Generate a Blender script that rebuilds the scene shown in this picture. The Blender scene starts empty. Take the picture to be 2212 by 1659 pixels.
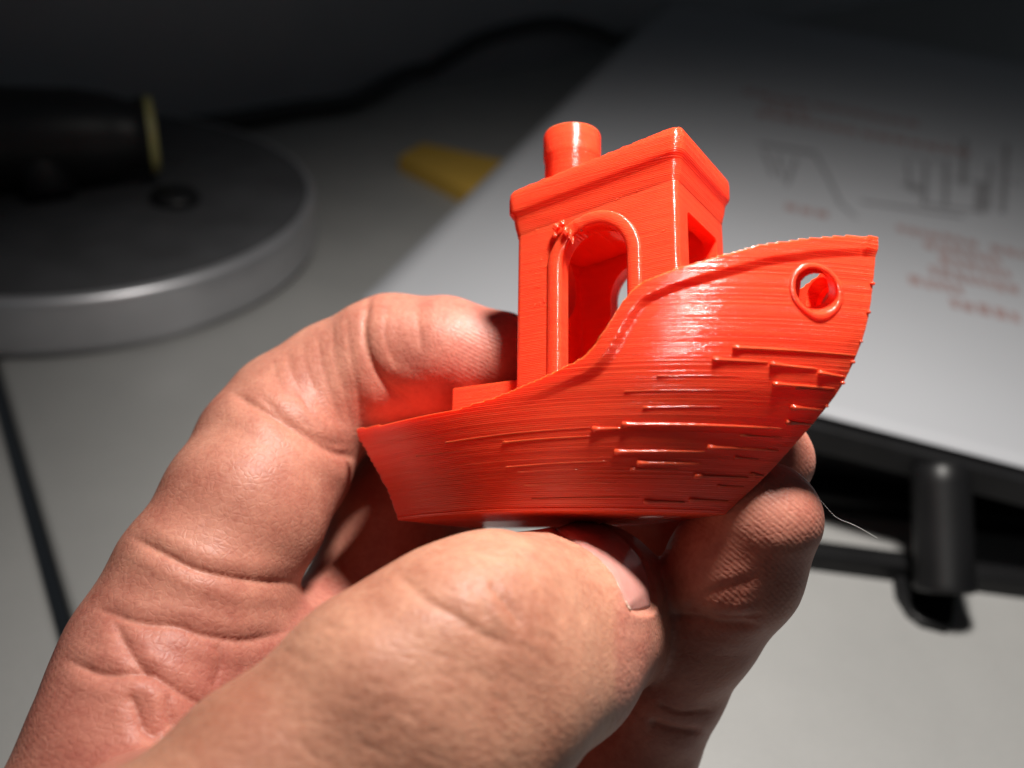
import bpy, bmesh, math, random
import numpy as np
from mathutils import Matrix, Vector

scene = bpy.context.scene
COL = scene.collection
rnd = random.Random(7)
MM = 0.001

# ------------------------------------------------------------------ camera
# Camera frame used below: X right, Y depth, Z up, millimetres; pixels are those of a 2212 x 1659 picture.
F, CX, CY, CAM_H = 1866.7, 1106.0, 829.5, 150.0
PITCH, ROLL = math.radians(33.68), math.radians(7.73)
UPc = np.array([math.sin(ROLL)*math.cos(PITCH), -math.sin(PITCH), math.cos(ROLL)*math.cos(PITCH)])
FWc = np.array([0, 1, 0]) - UPc*UPc[1]; FWc /= np.linalg.norm(FWc)
RTc = np.cross(FWc, UPc)
CW = np.stack([RTc, FWc, UPc])                       # camera frame -> world axes

def cam2world(p):
    return np.asarray(p, float) @ CW.T + np.array([0, 0, CAM_H])
def px(u, v, d):
    return np.array([(u-CX)/F*d, d, -(v-CY)/F*d])
def on_z(u, v, z):
    d = CW @ np.array([(u-CX)/F, 1, -(v-CY)/F]); t = (z-CAM_H)/d[2]
    return np.array([0, 0, CAM_H]) + d*t

cam_d = bpy.data.cameras.new('camera'); cam = bpy.data.objects.new('camera', cam_d); COL.objects.link(cam)
cam_d.sensor_width = 36.0; cam_d.lens = 36.0*F/2212.0
cam_d.clip_start = 0.005; cam_d.clip_end = 20
m = Matrix.Identity(4)
ax = [CW @ np.array(a, float) for a in ((1, 0, 0), (0, 0, 1), (0, -1, 0))]
for c in range(3):
    for r in range(3): m[r][c] = ax[c][r]
m[2][3] = CAM_H*MM
cam.matrix_world = m
cam_d.dof.use_dof = True; cam_d.dof.focus_distance = 0.0945; cam_d.dof.aperture_fstop = 15.5
scene.camera = cam

# ------------------------------------------------------------------ world, lamp, exposure
w = bpy.data.worlds.new('World'); scene.world = w; w.use_nodes = True
w.node_tree.nodes['Background'].inputs[0].default_value = (0.80, 0.90, 1.0, 1)
w.node_tree.nodes['Background'].inputs[1].default_value = 0.042
ld = bpy.data.lights.new('desk_lamp_light', 'SPOT'); lamp = bpy.data.objects.new('desk_lamp_light', ld); COL.objects.link(lamp)
ld.energy = 5.3; ld.shadow_soft_size = 0.017; ld.color = (1.0, 0.955, 0.90)
ld.spot_size = math.radians(129); ld.spot_blend = 1.0
lamp.location = (0.020, 0.122, 0.275)
tgt = Vector((0.125, 0.130, 0.0))
lamp.rotation_euler = (tgt-Vector(lamp.location)).to_track_quat('-Z', 'Y').to_euler()
scene.view_settings.view_transform = 'Standard'; scene.view_settings.look = 'None'
scene.view_settings.exposure = 0.0; scene.view_settings.gamma = 1.0
scene.cycles.max_bounces = 8

# ------------------------------------------------------------------ helpers
def tag(o, label=None, cat=None, group=None, kind=None):
    if label: o['label'] = label
    if cat: o['category'] = cat
    if group: o['group'] = group
    if kind: o['kind'] = kind
    return o
def link(name, me, mat=None, parent=None, smooth=True):
    o = bpy.data.objects.new(name, me); COL.objects.link(o)
    if mat: me.materials.append(mat)
    if parent: o.parent = parent
    if smooth: me.polygons.foreach_set('use_smooth', [True]*len(me.polygons))
    return o
def mesh(name, V, Fc):
    me = bpy.data.meshes.new(name); me.from_pydata([tuple(np.asarray(v, float)*MM) for v in V], [], [tuple(int(i) for i in f) for f in Fc]); me.update(); return me
def fast_mesh(name, V, Q):
    me = bpy.data.meshes.new(name); V = np.asarray(V, np.float32); Q = np.asarray(Q, np.int32)
    me.vertices.add(len(V)); me.vertices.foreach_set('co', (V*MM).ravel())
    k = Q.shape[1]; me.loops.add(Q.size); me.loops.foreach_set('vertex_index', Q.ravel())
    me.polygons.add(len(Q)); me.polygons.foreach_set('loop_start', np.arange(0, Q.size, k, dtype=np.int32))
    me.polygons.foreach_set('loop_total', np.full(len(Q), k, np.int32)); me.update(calc_edges=True); me.validate(); return me
def bm_mesh(name, bm):
    me = bpy.data.meshes.new(name); bmesh.ops.recalc_face_normals(bm, faces=bm.faces); bm.to_mesh(me); bm.free(); return me
def sharp(o, deg=35):
    me = o.data; me.set_sharp_from_angle(angle=math.radians(deg)); return o
def empty(name, loc=(0, 0, 0)):
    o = bpy.data.objects.new(name, None); COL.objects.link(o); o.location = loc; o.empty_display_size = 0.01; return o
def box_bm(lo, hi, bev=0.0, seg=2):
    bm = bmesh.new(); bmesh.ops.create_cube(bm, size=1)
    for v in bm.verts: v.co = Vector([(lo[i]+(v.co[i]+.5)*(hi[i]-lo[i]))*MM for i in range(3)])
    if bev: bmesh.ops.bevel(bm, geom=bm.edges[:], offset=bev*MM, segments=seg, profile=.5, affect='EDGES')
    return bm
def tube_mesh(name, pts, rad, n=10):
    pts = np.asarray(pts, float); k = len(pts); rad = np.broadcast_to(rad, (k,)); V = []; Fc = []
    tan = np.gradient(pts, axis=0); tan /= np.linalg.norm(tan, axis=1)[:, None]+1e-12
    ref = np.array([0, 0, 1.0]) if abs(tan[0][2]) < .9 else np.array([1.0, 0, 0])
    a = np.cross(tan[0], ref); a /= np.linalg.norm(a)
    for i in range(k):
        a = a-tan[i]*(a@tan[i]); a /= np.linalg.norm(a); b = np.cross(tan[i], a)
        for j in range(n):
            t = 2*math.pi*j/n; V.append(pts[i]+(a*math.cos(t)+b*math.sin(t))*rad[i])
    for i in range(k-1):
        for j in range(n): Fc.append((i*n+j, i*n+(j+1) % n, (i+1)*n+(j+1) % n, (i+1)*n+j))
    Fc.append(tuple(range(n))[::-1]); Fc.append(tuple((k-1)*n+j for j in range(n)))
    return mesh(name, V, Fc)
def lathe_mesh(name, prof, n=96):
    V = []; Fc = []; k = len(prof)
    for r, z in prof:
        for j in range(n):
            t = 2*math.pi*j/n; V.append((r*math.cos(t), r*math.sin(t), z))
    for i in range(k-1):
        for j in range(n): Fc.append((i*n+j, i*n+(j+1) % n, (i+1)*n+(j+1) % n, (i+1)*n+j))
    Fc.append(tuple(range(n))[::-1]); Fc.append(tuple((k-1)*n+j for j in range(n)))
    return mesh(name, V, Fc)
def catmull(P, n):
    P = np.asarray(P, float); Q = np.vstack([2*P[0]-P[1], P, 2*P[-1]-P[-2]]); out = []
    for i in range(1, len(Q)-2):
        for t in np.linspace(0, 1, n, endpoint=False):
            a, b, c, d = Q[i-1:i+3]
            out.append(.5*((2*b)+(-a+c)*t+(2*a-5*b+4*c-d)*t*t+(-a+3*b-3*c+d)*t**3))
    out.append(P[-1]); return np.array(out)

# ------------------------------------------------------------------ materials
class NT:
    def __init__(s, name):
        s.m = bpy.data.materials.new(name); s.m.use_nodes = True; s.t = s.m.node_tree; s.b = s.t.nodes['Principled BSDF']
    def n(s, typ, **kw):
        x = s.t.nodes.new(typ)
        for k, v in kw.items(): setattr(x, k, v)
        return x
    def l(s, a, b): s.t.links.new(a, b)
    def math(s, op, a, b=None):
        x = s.n('ShaderNodeMath', operation=op)
        for i, q in enumerate((a, b)):
            if q is None: continue
            if isinstance(q, (int, float)): x.inputs[i].default_value = q
            else: s.l(q, x.inputs[i])
        return x.outputs[0]
    def noise(s, scale, vec=None, detail=3, rough=.5):
        x = s.n('ShaderNodeTexNoise'); x.inputs['Scale'].default_value = scale; x.inputs['Detail'].default_value = detail; x.inputs['Roughness'].default_value = rough
        if vec: s.l(vec, x.inputs['Vector'])
        return x
    def ramp(s, fac, stops):
        x = s.n('ShaderNodeValToRGB'); e = x.color_ramp.elements
        while len(e) < len(stops): e.new(.5)
        for el, (p, c) in zip(e, stops): el.position = p; el.color = c if len(c) == 4 else (*c, 1)
        s.l(fac, x.inputs[0]); return x.outputs[0]
    def bump(s, h, dist, strength=1.0, prev=None):
        x = s.n('ShaderNodeBump'); x.inputs['Distance'].default_value = dist; x.inputs['Strength'].default_value = strength
        s.l(h, x.inputs['Height'])
        if prev is not None: s.l(prev, x.inputs['Normal'])
        return x.outputs[0]
    def set(s, **kw):
        for k, v in kw.items(): s.b.inputs[k.replace('_', ' ')].default_value = v

def plain(name, col, rough=.5, metal=0.0, var=.12, scale=60, bump=0.0, bscale=900):
    t = NT(name); tc = t.n('ShaderNodeTexCoord').outputs['Object']
    nz = t.noise(scale, tc, 4)
    a = tuple(c*(1-var) for c in col); b = tuple(min(1, c*(1+var)) for c in col)
    t.l(t.ramp(nz.outputs[0], [(.3, a), (.7, b)]), t.b.inputs['Base Color'])
    t.set(Roughness=rough, Metallic=metal)
    if bump:
        n2 = t.noise(bscale, tc, 3); t.l(t.bump(n2.outputs[0], bump*MM), t.b.inputs['Normal'])
    return t.m

def mat_plastic():
    t = NT('red_printed_plastic'); tc = t.n('ShaderNodeTexCoord').outputs['Object']
    sep = t.n('ShaderNodeSeparateXYZ'); t.l(tc, sep.inputs[0]); z = sep.outputs[2]
    lay = t.math('MULTIPLY', z, 1/(0.2*MM))
    fr = t.math('FRACT', lay); d = t.math('ABSOLUTE', t.math('SUBTRACT', fr, .5))       # .5 at the joint, 0 mid bead
    prof = t.math('SQRT', t.math('SUBTRACT', 1.0, t.math('POWER', t.math('MULTIPLY', d, 1.96), 2.0)))
    fl = t.math('FLOOR', lay)
    wn = t.n('ShaderNodeTexWhiteNoise', noise_dimensions='1D'); t.l(fl, wn.inputs['W'])
    mp = t.n('ShaderNodeMapping'); mp.inputs['Scale'].default_value = (1, 1, 14); t.l(tc, mp.inputs[0])
    nz = t.noise(800, mp.outputs[0], 4)
    nf = t.noise(3200, tc, 2)
    h = t.math('ADD', t.math('MULTIPLY', prof, t.math('ADD', t.math('MULTIPLY', wn.outputs[0], .8), .55)), t.math('MULTIPLY', wn.outputs[0], .3))
    h = t.math('ADD', h, t.math('MULTIPLY', nz.outputs[0], .45))
    h = t.math('ADD', h, t.math('MULTIPLY', nf.outputs[0], .35))
    t.l(t.bump(h, .038*MM), t.b.inputs['Normal'])
    big = t.noise(150, mp.outputs[0], 2)
    t.l(t.ramp(big.outputs[0], [(.3, (.97, .060, .023)), (.7, (.99, .078, .028))]), t.b.inputs['Base Color'])
    t.set(Roughness=.16, IOR=1.48, Subsurface_Weight=.55, Subsurface_Scale=.0035)
    t.b.inputs['Subsurface Radius'].default_value = (1.0, .25, .10)
    t.b.inputs['Specular IOR Level'].default_value = .65
    return t.m

def mat_skin():
    t = NT('skin'); tc = t.n('ShaderNodeTexCoord').outputs['Object']
    at = t.n('ShaderNodeAttribute', attribute_name='tone'); sp = t.n('ShaderNodeSeparateColor'); t.l(at.outputs['Color'], sp.inputs[0])
    pink, pad, dors = sp.outputs[0], sp.outputs[1], sp.outputs[2]
    blot = t.noise(110, tc, 6, .68); fine = t.noise(1500, tc, 3)
    f = t.math('ADD', t.math('MULTIPLY', blot.outputs[0], .75), t.math('MULTIPLY', fine.outputs[0], .25))
    tan = t.ramp(f, [(.36, (.37, .160, .098)), (.64, (.54, .285, .182))])
    pnk = t.ramp(f, [(.36, (.36, .106, .080)), (.64, (.52, .208, .152))])
    mx = t.n('ShaderNodeMix', data_type='RGBA'); t.l(pink, mx.inputs['Factor']); t.l(tan, mx.inputs['A']); t.l(pnk, mx.inputs['B'])
    t.l(mx.outputs['Result'], t.b.inputs['Base Color'])
    # relief: fine cross-hatched skin, wrinkles on the back of the thumb, ridges on the pads
    vor = t.n('ShaderNodeTexVoronoi', feature='DISTANCE_TO_EDGE'); vor.inputs['Scale'].default_value = 1250
    wv = t.n('ShaderNodeVectorMath', operation='MULTIPLY_ADD')
    dn = t.noise(700, tc, 2); t.l(dn.outputs['Color'], wv.inputs[0]); wv.inputs[1].default_value = (.0009,)*3; t.l(tc, wv.inputs[2])
    t.l(wv.outputs[0], vor.inputs['Vector'])
    cell = t.math('MINIMUM', t.math('MULTIPLY', vor.outputs[0], 4.0), 1.0)
    n1 = t.bump(cell, .03*MM, .7)
    mpw = t.n('ShaderNodeMapping'); mpw.inputs['Rotation'].default_value = (0, .5, .9); mpw.inputs['Scale'].default_value = (1, 3.2, 1.6); t.l(tc, mpw.inputs[0])
    wr = t.noise(260, mpw.outputs[0], 5, .62)
    hw = t.math('MULTIPLY', t.math('ABSOLUTE', t.math('SUBTRACT', wr.outputs[0], .5)), t.math('ADD', t.math('MULTIPLY', dors, 1.0), .06))
    n2 = t.bump(hw, .32*MM, .6, n1)
    wave = t.n('ShaderNodeTexWave', wave_type='RINGS', rings_direction='SPHERICAL', wave_profile='SIN'); wave.inputs['Scale'].default_value = 640
    wave.inputs['Distortion'].default_value = 3.0; wave.inputs['Detail'].default_value = 1.0; wave.inputs['Detail Scale'].default_value = .12
    sh = t.n('ShaderNodeMapping'); sh.inputs['Location'].default_value = (.012, -.02, .035); t.l(tc, sh.inputs[0]); t.l(sh.outputs[0], wave.inputs['Vector'])
    n3 = t.bump(t.math('MULTIPLY', wave.outputs[1], pad), .018*MM, .9, n2)
    t.l(n3, t.b.inputs['Normal'])
    t.l(t.math('ADD', t.math('MULTIPLY', fine.outputs[0], .25), .36), t.b.inputs['Roughness'])
    t.set(IOR=1.4, Subsurface_Weight=.35, Subsurface_Scale=.0016)
    t.b.inputs['Subsurface Radius'].default_value = (1.0, .36, .2)
    t.b.inputs['Specular IOR Level'].default_value = .42
    return t.m

def mat_desk():
    t = NT('grey_laminate'); tc = t.n('ShaderNodeTexCoord').outputs['Object']
    a = t.noise(26, tc, 5, .6); b = t.noise(900, tc, 2)
    f = t.math('ADD', t.math('MULTIPLY', a.outputs[0], .7), t.math('MULTIPLY', b.outputs[0], .3))
    t.l(t.ramp(f, [(.3, (.235, .235, .229)), (.7, (.275, .273, .266))]), t.b.inputs['Base Color'])
    t.set(Roughness=.42); t.l(t.bump(b.outputs[0], .05*MM), t.b.inputs['Normal']); return t.m

M_PL = mat_plastic(); M_SK = mat_skin(); M_DESK = mat_desk()
M_WALL = plain('dark_wall', (.34, .34, .35), .8, var=.15, scale=5)
M_PAPER = plain('white_paper', (.29, .297, .315), .75, var=.03, scale=12, bump=.02, bscale=1500)
M_BLACK = plain('black_painted_metal', (.006, .006, .0065), .42, var=.3, bump=.02)
M_BLACK.node_tree.nodes['Principled BSDF'].inputs['Specular IOR Level'].default_value = .28
M_PANEL = plain('charcoal_panel', (.035, .036, .038), .55, var=.2)
M_SILVER = plain('brushed_silver', (.50, .50, .52), .38, .7, var=.06, bump=.01, bscale=500)
M_MAT = plain('black_rubber_mat', (.055, .056, .06), .6, var=.2, bump=.03)
M_DARK = plain('black_plastic', (.009, .009, .010), .45, var=.3)
M_YEL = plain('yellow_note_paper', (.46, .28, .04), .8, var=.06)
M_OLIVE = plain('dull_yellow_plastic', (.46, .42, .16), .5)
M_INKR = plain('red_print', (.235, .165, .16), .8); M_INKG = plain('grey_print', (.155, .155, .163), .8)
M_LINT = plain('white_fibre', (.75, .75, .72), .6)

def mat_nail():
    t = NT('thumbnail'); tc = t.n('ShaderNodeTexCoord').outputs['Object']
    nz = t.noise(260, tc, 3)
    t.l(t.ramp(nz.outputs[0], [(.3, (.46, .20, .17)), (.7, (.55, .27, .23))]), t.b.inputs['Base Color'])
    t.set(Roughness=.27, Subsurface_Weight=.3, Subsurface_Scale=.001); t.b.inputs['Subsurface Radius'].default_value = (1, .4, .25)
    st = t.n('ShaderNodeMapping'); st.inputs['Scale'].default_value = (4, 1, 4); t.l(tc, st.inputs[0])
    n2 = t.noise(900, st.outputs[0], 2); t.l(t.bump(n2.outputs[0], .02*MM), t.b.inputs['Normal']); return t.m
M_NAIL = mat_nail()
M_CUT = plain('dry_cuticle', (.50, .36, .28), .7, var=.2, scale=900, bump=.06, bscale=2500)

# ------------------------------------------------------------------ desk and wall
s0 = on_z(0, 860, 0)[:2]; s1 = on_z(150, 1390, 0)[:2]
sd = (s1-s0)/np.linalg.norm(s1-s0); sn = np.array([sd[1], -sd[0]])       # seam direction and its normal
if sn[0] < 0: sn = -sn
b0 = on_z(658, 226, 0)[:2]; b1 = on_z(880, 187, 0)[:2]
bd = (b1-b0)/np.linalg.norm(b1-b0)
# wall direction: desk back edge
ang = math.atan2(bd[1], bd[0])
def slab(name, poly, z0, z1, bev, mat):
    bm = bmesh.new(); vs = [bm.verts.new((p[0]*MM, p[1]*MM, z1*MM)) for p in poly]; f = bm.faces.new(vs)
    r = bmesh.ops.extrude_face_region(bm, geom=[f])
    for v in r['geom']:
        if isinstance(v, bmesh.types.BMVert): v.co.z = z0*MM
    bmesh.ops.recalc_face_normals(bm, faces=bm.faces)
    es = [e for e in bm.edges if all(abs(v.co.z-z1*MM) < 1e-7 for v in e.verts)]
    bmesh.ops.bevel(bm, geom=es, offset=bev*MM, segments=3, profile=.5, affect='EDGES')
    o = link(name, bm_mesh(name, bm), mat); sharp(o, 30); return o
L = 1600.0
W0 = b0-bd*900; W1 = b0+bd*1900                      # back edge of the desk
g = 1.6                                              # seam gap / 2
A = s0+sn*g; B = s0-sn*g
def isect(p, d, q, e):
    t = np.linalg.solve(np.stack([d, -e], 1), q-p); return p+d*t[0]
top_r = isect(A, sd, b0, bd); top_l = isect(B, sd, b0, bd)
desk = slab('desk_top', [A+sd*700, A+sd*700+sn*1300, W1, top_r], -25, 0, 2.2, M_DESK); tag(desk, kind='structure')
desk2 = slab('desk_extension', [B+sd*700, top_l, W0, W0-np.array([0, 1000.])], -25, 0, 2.2, M_DESK); tag(desk2, kind='structure')
bn = np.array([-bd[1], bd[0]])
if bn[1] < 0: bn = -bn
wp = b0+bn*14
wl = mesh('wall', [(*(wp-bd*1500), -700), (*(wp+bd*2400), -700), (*(wp+bd*2400), 900), (*(wp-bd*1500), 900)], [(0, 1, 2, 3)])
tag(link('wall', wl, M_WALL, smooth=False), kind='structure')

# ------------------------------------------------------------------ large printed sheet on its black stand
E1 = np.array([.9744, -.2250]); E2 = np.array([.2250, .9744]); ZB = 34.0
def P2(a, b): return E1*a+E2*b
XL, XR, YF, YB = -88.5, 335.0, 190.0, 736.0
def prism(name, poly, z0, z1, mat, parent=None, bev=.6):
    o = slab(name, poly, z0, z1, bev, mat); o.parent = parent; return o
stand = empty('document_stand'); tag(stand, 'black metal stand with rails and a screwed post holding the printed sheet', 'stand')
prism('board', [P2(XL+3, YF+2), P2(XR, YF+2), P2(XR, YB-4), P2(XL+3, YB-4)], ZB-3, ZB-.35, M_PANEL, stand, .5)
prism('front_rail', [P2(XL+4, YF-3.5), P2(XR, YF-3.5), P2(XR, YF+1.6), P2(XL+4, YF+1.6)], ZB-7.5, ZB-.5, M_BLACK, stand, 1.2)
r2a = on_z(1500, 1062, 3)[:2]; r2b = on_z(2212, 1160, 3)[:2]; d2 = np.array([1.0, .005])
y2 = on_z(1780, 1105, 0)[1]
prism('rear_floor_bar', [(40, y2), (330, y2+1), (330, y2+11), (40, y2+10)], 0, 6, M_BLACK, stand, 1.2)
y3 = on_z(1745, 1232, 0)[1]
prism('front_floor_bar', [(52, y3), (330, y3+1), (330, y3+7), (52, y3+6)], 0, 5.5, M_BLACK, stand, 1.2)
prism('kick_panel', [(42, y2+10.5), (330, y2+11.5), (330, y2+13.5), (42, y2+12.5)], 0, 24, M_PANEL, stand, .4)
def P3(a, off, z): return np.array([*P2(a, off), z])
top_p, bot_p = P3(63.5, YF-4.5, 30.0), P3(70.5, YF-21, 9.5)   # round post leaning out from the rail
ax_p = bot_p-top_p; ln_p = np.linalg.norm(ax_p); ax_p /= ln_p
post = link('post', lathe_mesh('post', [(.2, -2.5), (5.4, -2.4), (6.4, -1.0), (6.6, 2), (6.6, ln_p-3), (6.9, ln_p-2), (6.9, ln_p-.6), (6.3, ln_p), (5.0, ln_p), (4.6, ln_p-1.6), (.2, ln_p-1.8)], 48), M_BLACK, stand); sharp(post, 40)
post.location = tuple(top_p*MM); post.rotation_euler = Vector(ax_p).to_track_quat('Z', 'Y').to_euler()
s2 = link('screw', lathe_mesh('screw', [(.1, ln_p-2), (2.9, ln_p-1.9), (2.8, ln_p-.5), (2.2, ln_p-.1), (.1, ln_p)], 30), M_PANEL, post); sharp(s2, 40)
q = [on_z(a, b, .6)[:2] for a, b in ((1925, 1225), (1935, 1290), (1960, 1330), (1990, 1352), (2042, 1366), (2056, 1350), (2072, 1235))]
prism('post_shadow_patch', q, 0, 2, M_BLACK, stand, .6)  # no real foot: flat black slab modelled as the soft shadow under the post
for s_ in (XL+22, XR-25): prism('leg', [P2(s_, YB-60), P2(s_+12, YB-60), P2(s_+12, YB-48), P2(s_, YB-48)], 0, ZB-3, M_BLACK, stand, .8)

# sheet: slightly wavy, thin but solid
nx, ny = 60, 80; V = []; Q = []
for side in (0, 1):
    for j in range(ny+1):
        for i in range(nx+1):
            a = XL+(XR-XL)*i/nx; b = YF+(YB-YF)*j/ny; p = P2(a, b)
            dz = .5+.5*math.sin(a*.013+1)*math.sin(b*.009)+(.9*max(0, (j/ny-.9)*10)**2 if True else 0)
            V.append((p[0], p[1], ZB+dz*.9+(0 if side else -.16)))
n1 = (nx+1)*(ny+1)
idx = lambda s, i, j: s*n1+j*(nx+1)+i
for j in range(ny):
    for i in range(nx):
        Q.append((idx(1, i, j), idx(1, i+1, j), idx(1, i+1, j+1), idx(1, i, j+1))); Q.append((idx(0, i, j+1), idx(0, i+1, j+1), idx(0, i+1, j), idx(0, i, j)))
for i in range(nx): Q.append((idx(0, i, 0), idx(0, i+1, 0), idx(1, i+1, 0), idx(1, i, 0))); Q.append((idx(1, i, ny), idx(1, i+1, ny), idx(0, i+1, ny), idx(0, i, ny)))
for j in range(ny): Q.append((idx(0, 0, j+1), idx(0, 0, j), idx(1, 0, j), idx(1, 0, j+1))); Q.append((idx(0, nx, j), idx(0, nx, j+1), idx(1, nx, j+1), idx(1, nx, j)))
sheet = link('paper_sheet', fast_mesh('paper_sheet', V, Q), M_PAPER)
tag(sheet, 'large white drawing sheet with faint red print and grey line drawing', 'paper')
def sheet_z(x, y):
    a = E1@np.array([x, y]); b = E2@np.array([x, y]); jn = (b-YF)/(YB-YF)
    return ZB+.9*(.5+.5*math.sin(a*.013+1)*math.sin(b*.009)+.9*max(0, (jn-.9)*10)**2)
def to_sheet(u, v):
    p = on_z(u, v, ZB+.5); return np.array([E1@p[:2], E2@p[:2]])
def marks(name, rects, mat):
    V = []; Fc = []
    for (a, b, la, lb, th) in rects:
        c, s = math.cos(th), math.sin(th); k = len(V); nseg = max(1, int(la/8))
        for i in range(nseg+1):
            for e in (-.5, .5):
                xx = (i/nseg-.5)*la; yy = e*lb; p = P2(a+xx*c-yy*s, b+xx*s+yy*c); V.append((p[0], p[1], sheet_z(*p)+.12))
        for i in range(nseg): Fc.append((k+2*i, k+2*i+2, k+2*i+3, k+2*i+1))
    o = link(name, mesh(name, V, Fc), mat, sheet, smooth=False); o['kind'] = 'stuff'; return o
red, gry = [], []
def text_rows(store, tl, tr, bl, n, size=.62, density=.75):
    p0, p1, p2 = to_sheet(*tl), to_sheet(*tr), to_sheet(*bl); row = abs(p0[1]-p2[1])/max(1, n-1)
    for b in np.linspace(p0[1], p2[1], n):
        a = p0[0]+rnd.random()*row*2; end = p1[0]-rnd.random()*row*5
        while a < end:
            wl_ = rnd.uniform(1.0, 3.2)*row
            if rnd.random() < density:
                k = a
                while k < a+wl_:
                    lw = row*rnd.uniform(.22, .42); store.append((k+lw/2, b+rnd.uniform(-.05, .05)*row, lw*.8, row*size*rnd.uniform(.75, 1), 0)); k += lw*1.1
            a += wl_+row*.4
text_rows(red, (1890, 482), (2330, 590), (1985, 640), 6, size=.7, density=.85)
text_rows(red, (1600, 195), (1960, 262), (1625, 240), 3, density=.85)
text_rows(gry, (1620, 112), (1880, 160), (1635, 140), 2, size=.8, density=.95)
text_rows(red, (1685, 418), (1800, 445), (1700, 448), 2)
text_rows(gry, (1620, 285), (1790, 322), (1630, 310), 2, density=.8)
text_rows(gry, (1980, 180), (2170, 222), (1990, 205), 2, density=.6)
text_rows(gry, (1490, 242), (1560, 262), (1500, 262), 2, density=.6)
def gline(u0, v0, u1, v1, wdt=1.6):
    a, b = to_sheet(u0, v0), to_sheet(u1, v1); c = (a+b)/2; d = b-a
    gry.append((c[0], c[1], np.linalg.norm(d), wdt, math.atan2(d[1], d[0])))
for sgm in [(1640, 310, 1760, 330, 5), (1760, 330, 1790, 385), (1790, 385, 1815, 440), (1815, 440, 1850, 472), (1860, 435, 2080, 468, 3), (2085, 300, 2080, 400, 2.6), (1950, 335, 2045, 350), (2045, 350, 2040, 385), (2045, 385, 2140, 395, 2), (2140, 350, 2135, 455, 2), (1960, 350, 1965, 400), (2120, 395, 2115, 460, 4), (2170, 390, 2212, 396), (1960, 395, 1990, 415, 8), (1990, 440, 2130, 458, 3), (2045, 345, 2042, 450, 2), (1680, 335, 1690, 385), (1720, 340, 1700, 400), (1650, 325, 1670, 380), (2175, 310, 2165, 460, 2.4), (2000, 350, 1996, 440, 2)]:
    gline(*sgm)
marks('red_print', red, M_INKR); marks('grey_print', gry, M_INKG)

# ------------------------------------------------------------------ yellow note pad, cable
yq = [on_z(a, b, 6)[:2] for a, b in ((862, 341), (912, 312), (1095, 352), (1030, 428))]
tag(slab('sticky_note_pad', yq, 0, 7, .3, M_YEL), 'yellow sticky note pad lying flat, partly under the printed sheet', 'note pad')
def on_wall(u, v, gap):
    d = CW @ np.array([(u-CX)/F, 1, -(v-CY)/F]); n3 = np.array([bn[0], bn[1], 0]); p0 = np.array([*(wp-bn*gap), 0]); o3 = np.array([0, 0, CAM_H])
    return o3+d*(((p0-o3)@n3)/(d@n3))
cp = catmull([on_z(250, 285, 6), on_z(460, 268, 6), on_z(640, 238, 6), on_z(760, 220, 6)]+[on_wall(a, b, 9) for a, b in ((880, 178), (975, 122), (1055, 80), (1174, 50), (1253, 56), (1332, 86))]+[on_wall(1400, 135, 9)], 12)
cp[:, 2] = np.maximum(cp[:, 2], 6.0)
tag(link('power_cable', tube_mesh('power_cable', cp, 4.6, 12), M_DARK), 'thick black cable lying in an arc behind the sheet', 'cable')

# ------------------------------------------------------------------ round lamp base with things on it
ZD = 20.0; k_ = (CAM_H-ZD)/150.0
dc = np.array([-192.9*k_, 328.8*k_]); DR = 99.15*k_
base = empty('round_lamp_base', (dc[0]*MM, dc[1]*MM, 0)); tag(base, 'round silver lamp base with a black top plate', 'lamp base')
o = link('rim', lathe_mesh('rim', [(DR-3, 0), (DR-1.2, .2), (DR-1.0, 2.6), (DR+.9, 3.4), (DR+1.0, ZD-2.6), (DR+.4, ZD-.9), (DR-.8, ZD-.1), (DR-2.4, ZD), (DR-2.6, ZD-2)], 180), M_SILVER, base); sharp(o, 50)
o = link('top_plate', lathe_mesh('top_plate', [(.5, ZD-3), (DR-2.7, ZD-3), (DR-2.7, ZD-.4), (DR-3.4, ZD-.05), (.5, ZD-.05)], 140), M_MAT, base); sharp(o, 40)
hp = on_z(378, 432, ZD)
o = link('cable_plug', lathe_mesh('cable_plug', [(.3, 0), (8.4, 0), (8.2, 2.2), (7.2, 3.2), (.3, 3.4)], 40), M_DARK, base); o.location = ((hp[0]-dc[0])*MM, (hp[1]-dc[1])*MM, (ZD-.1)*MM)
tp0 = on_z(338, 292, ZD+17); tp1 = on_z(-80, 300, ZD+17)
tool = empty('barrel_tool', tuple(tp0*MM)); tag(tool, 'black barrel-shaped tool with a dull yellow end rim lying on the lamp base', 'tool')
tv = Vector(tp1-tp0); tool.rotation_euler = tv.to_track_quat('Z', 'Y').to_euler()
ln = tv.length
o = link('barrel', lathe_mesh('barrel', [(2, 3), (13.8, 3), (13.0, 5), (12.2, 8), (14.4, 14), (16.2, 25), (16.8, 45), (16.8, 57), (22, 62), (24, 70), (24, ln), (2, ln+2)], 48), M_DARK, tool); sharp(o, 50)
o = link('end_rim', lathe_mesh('end_rim', [(2, .6), (10.2, .6), (10.6, 0), (13.4, .4), (13.6, 3.1), (2, 3.1)], 48), M_OLIVE, tool); sharp(o, 50)
lo = min(tp0[2], tp1[2])
o = link('handle', tube_mesh('handle', [(3, 0, 38), (8, -6, 38), (16, -15, 36)], [9, 9, 8], 16), M_DARK, tool)

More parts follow.
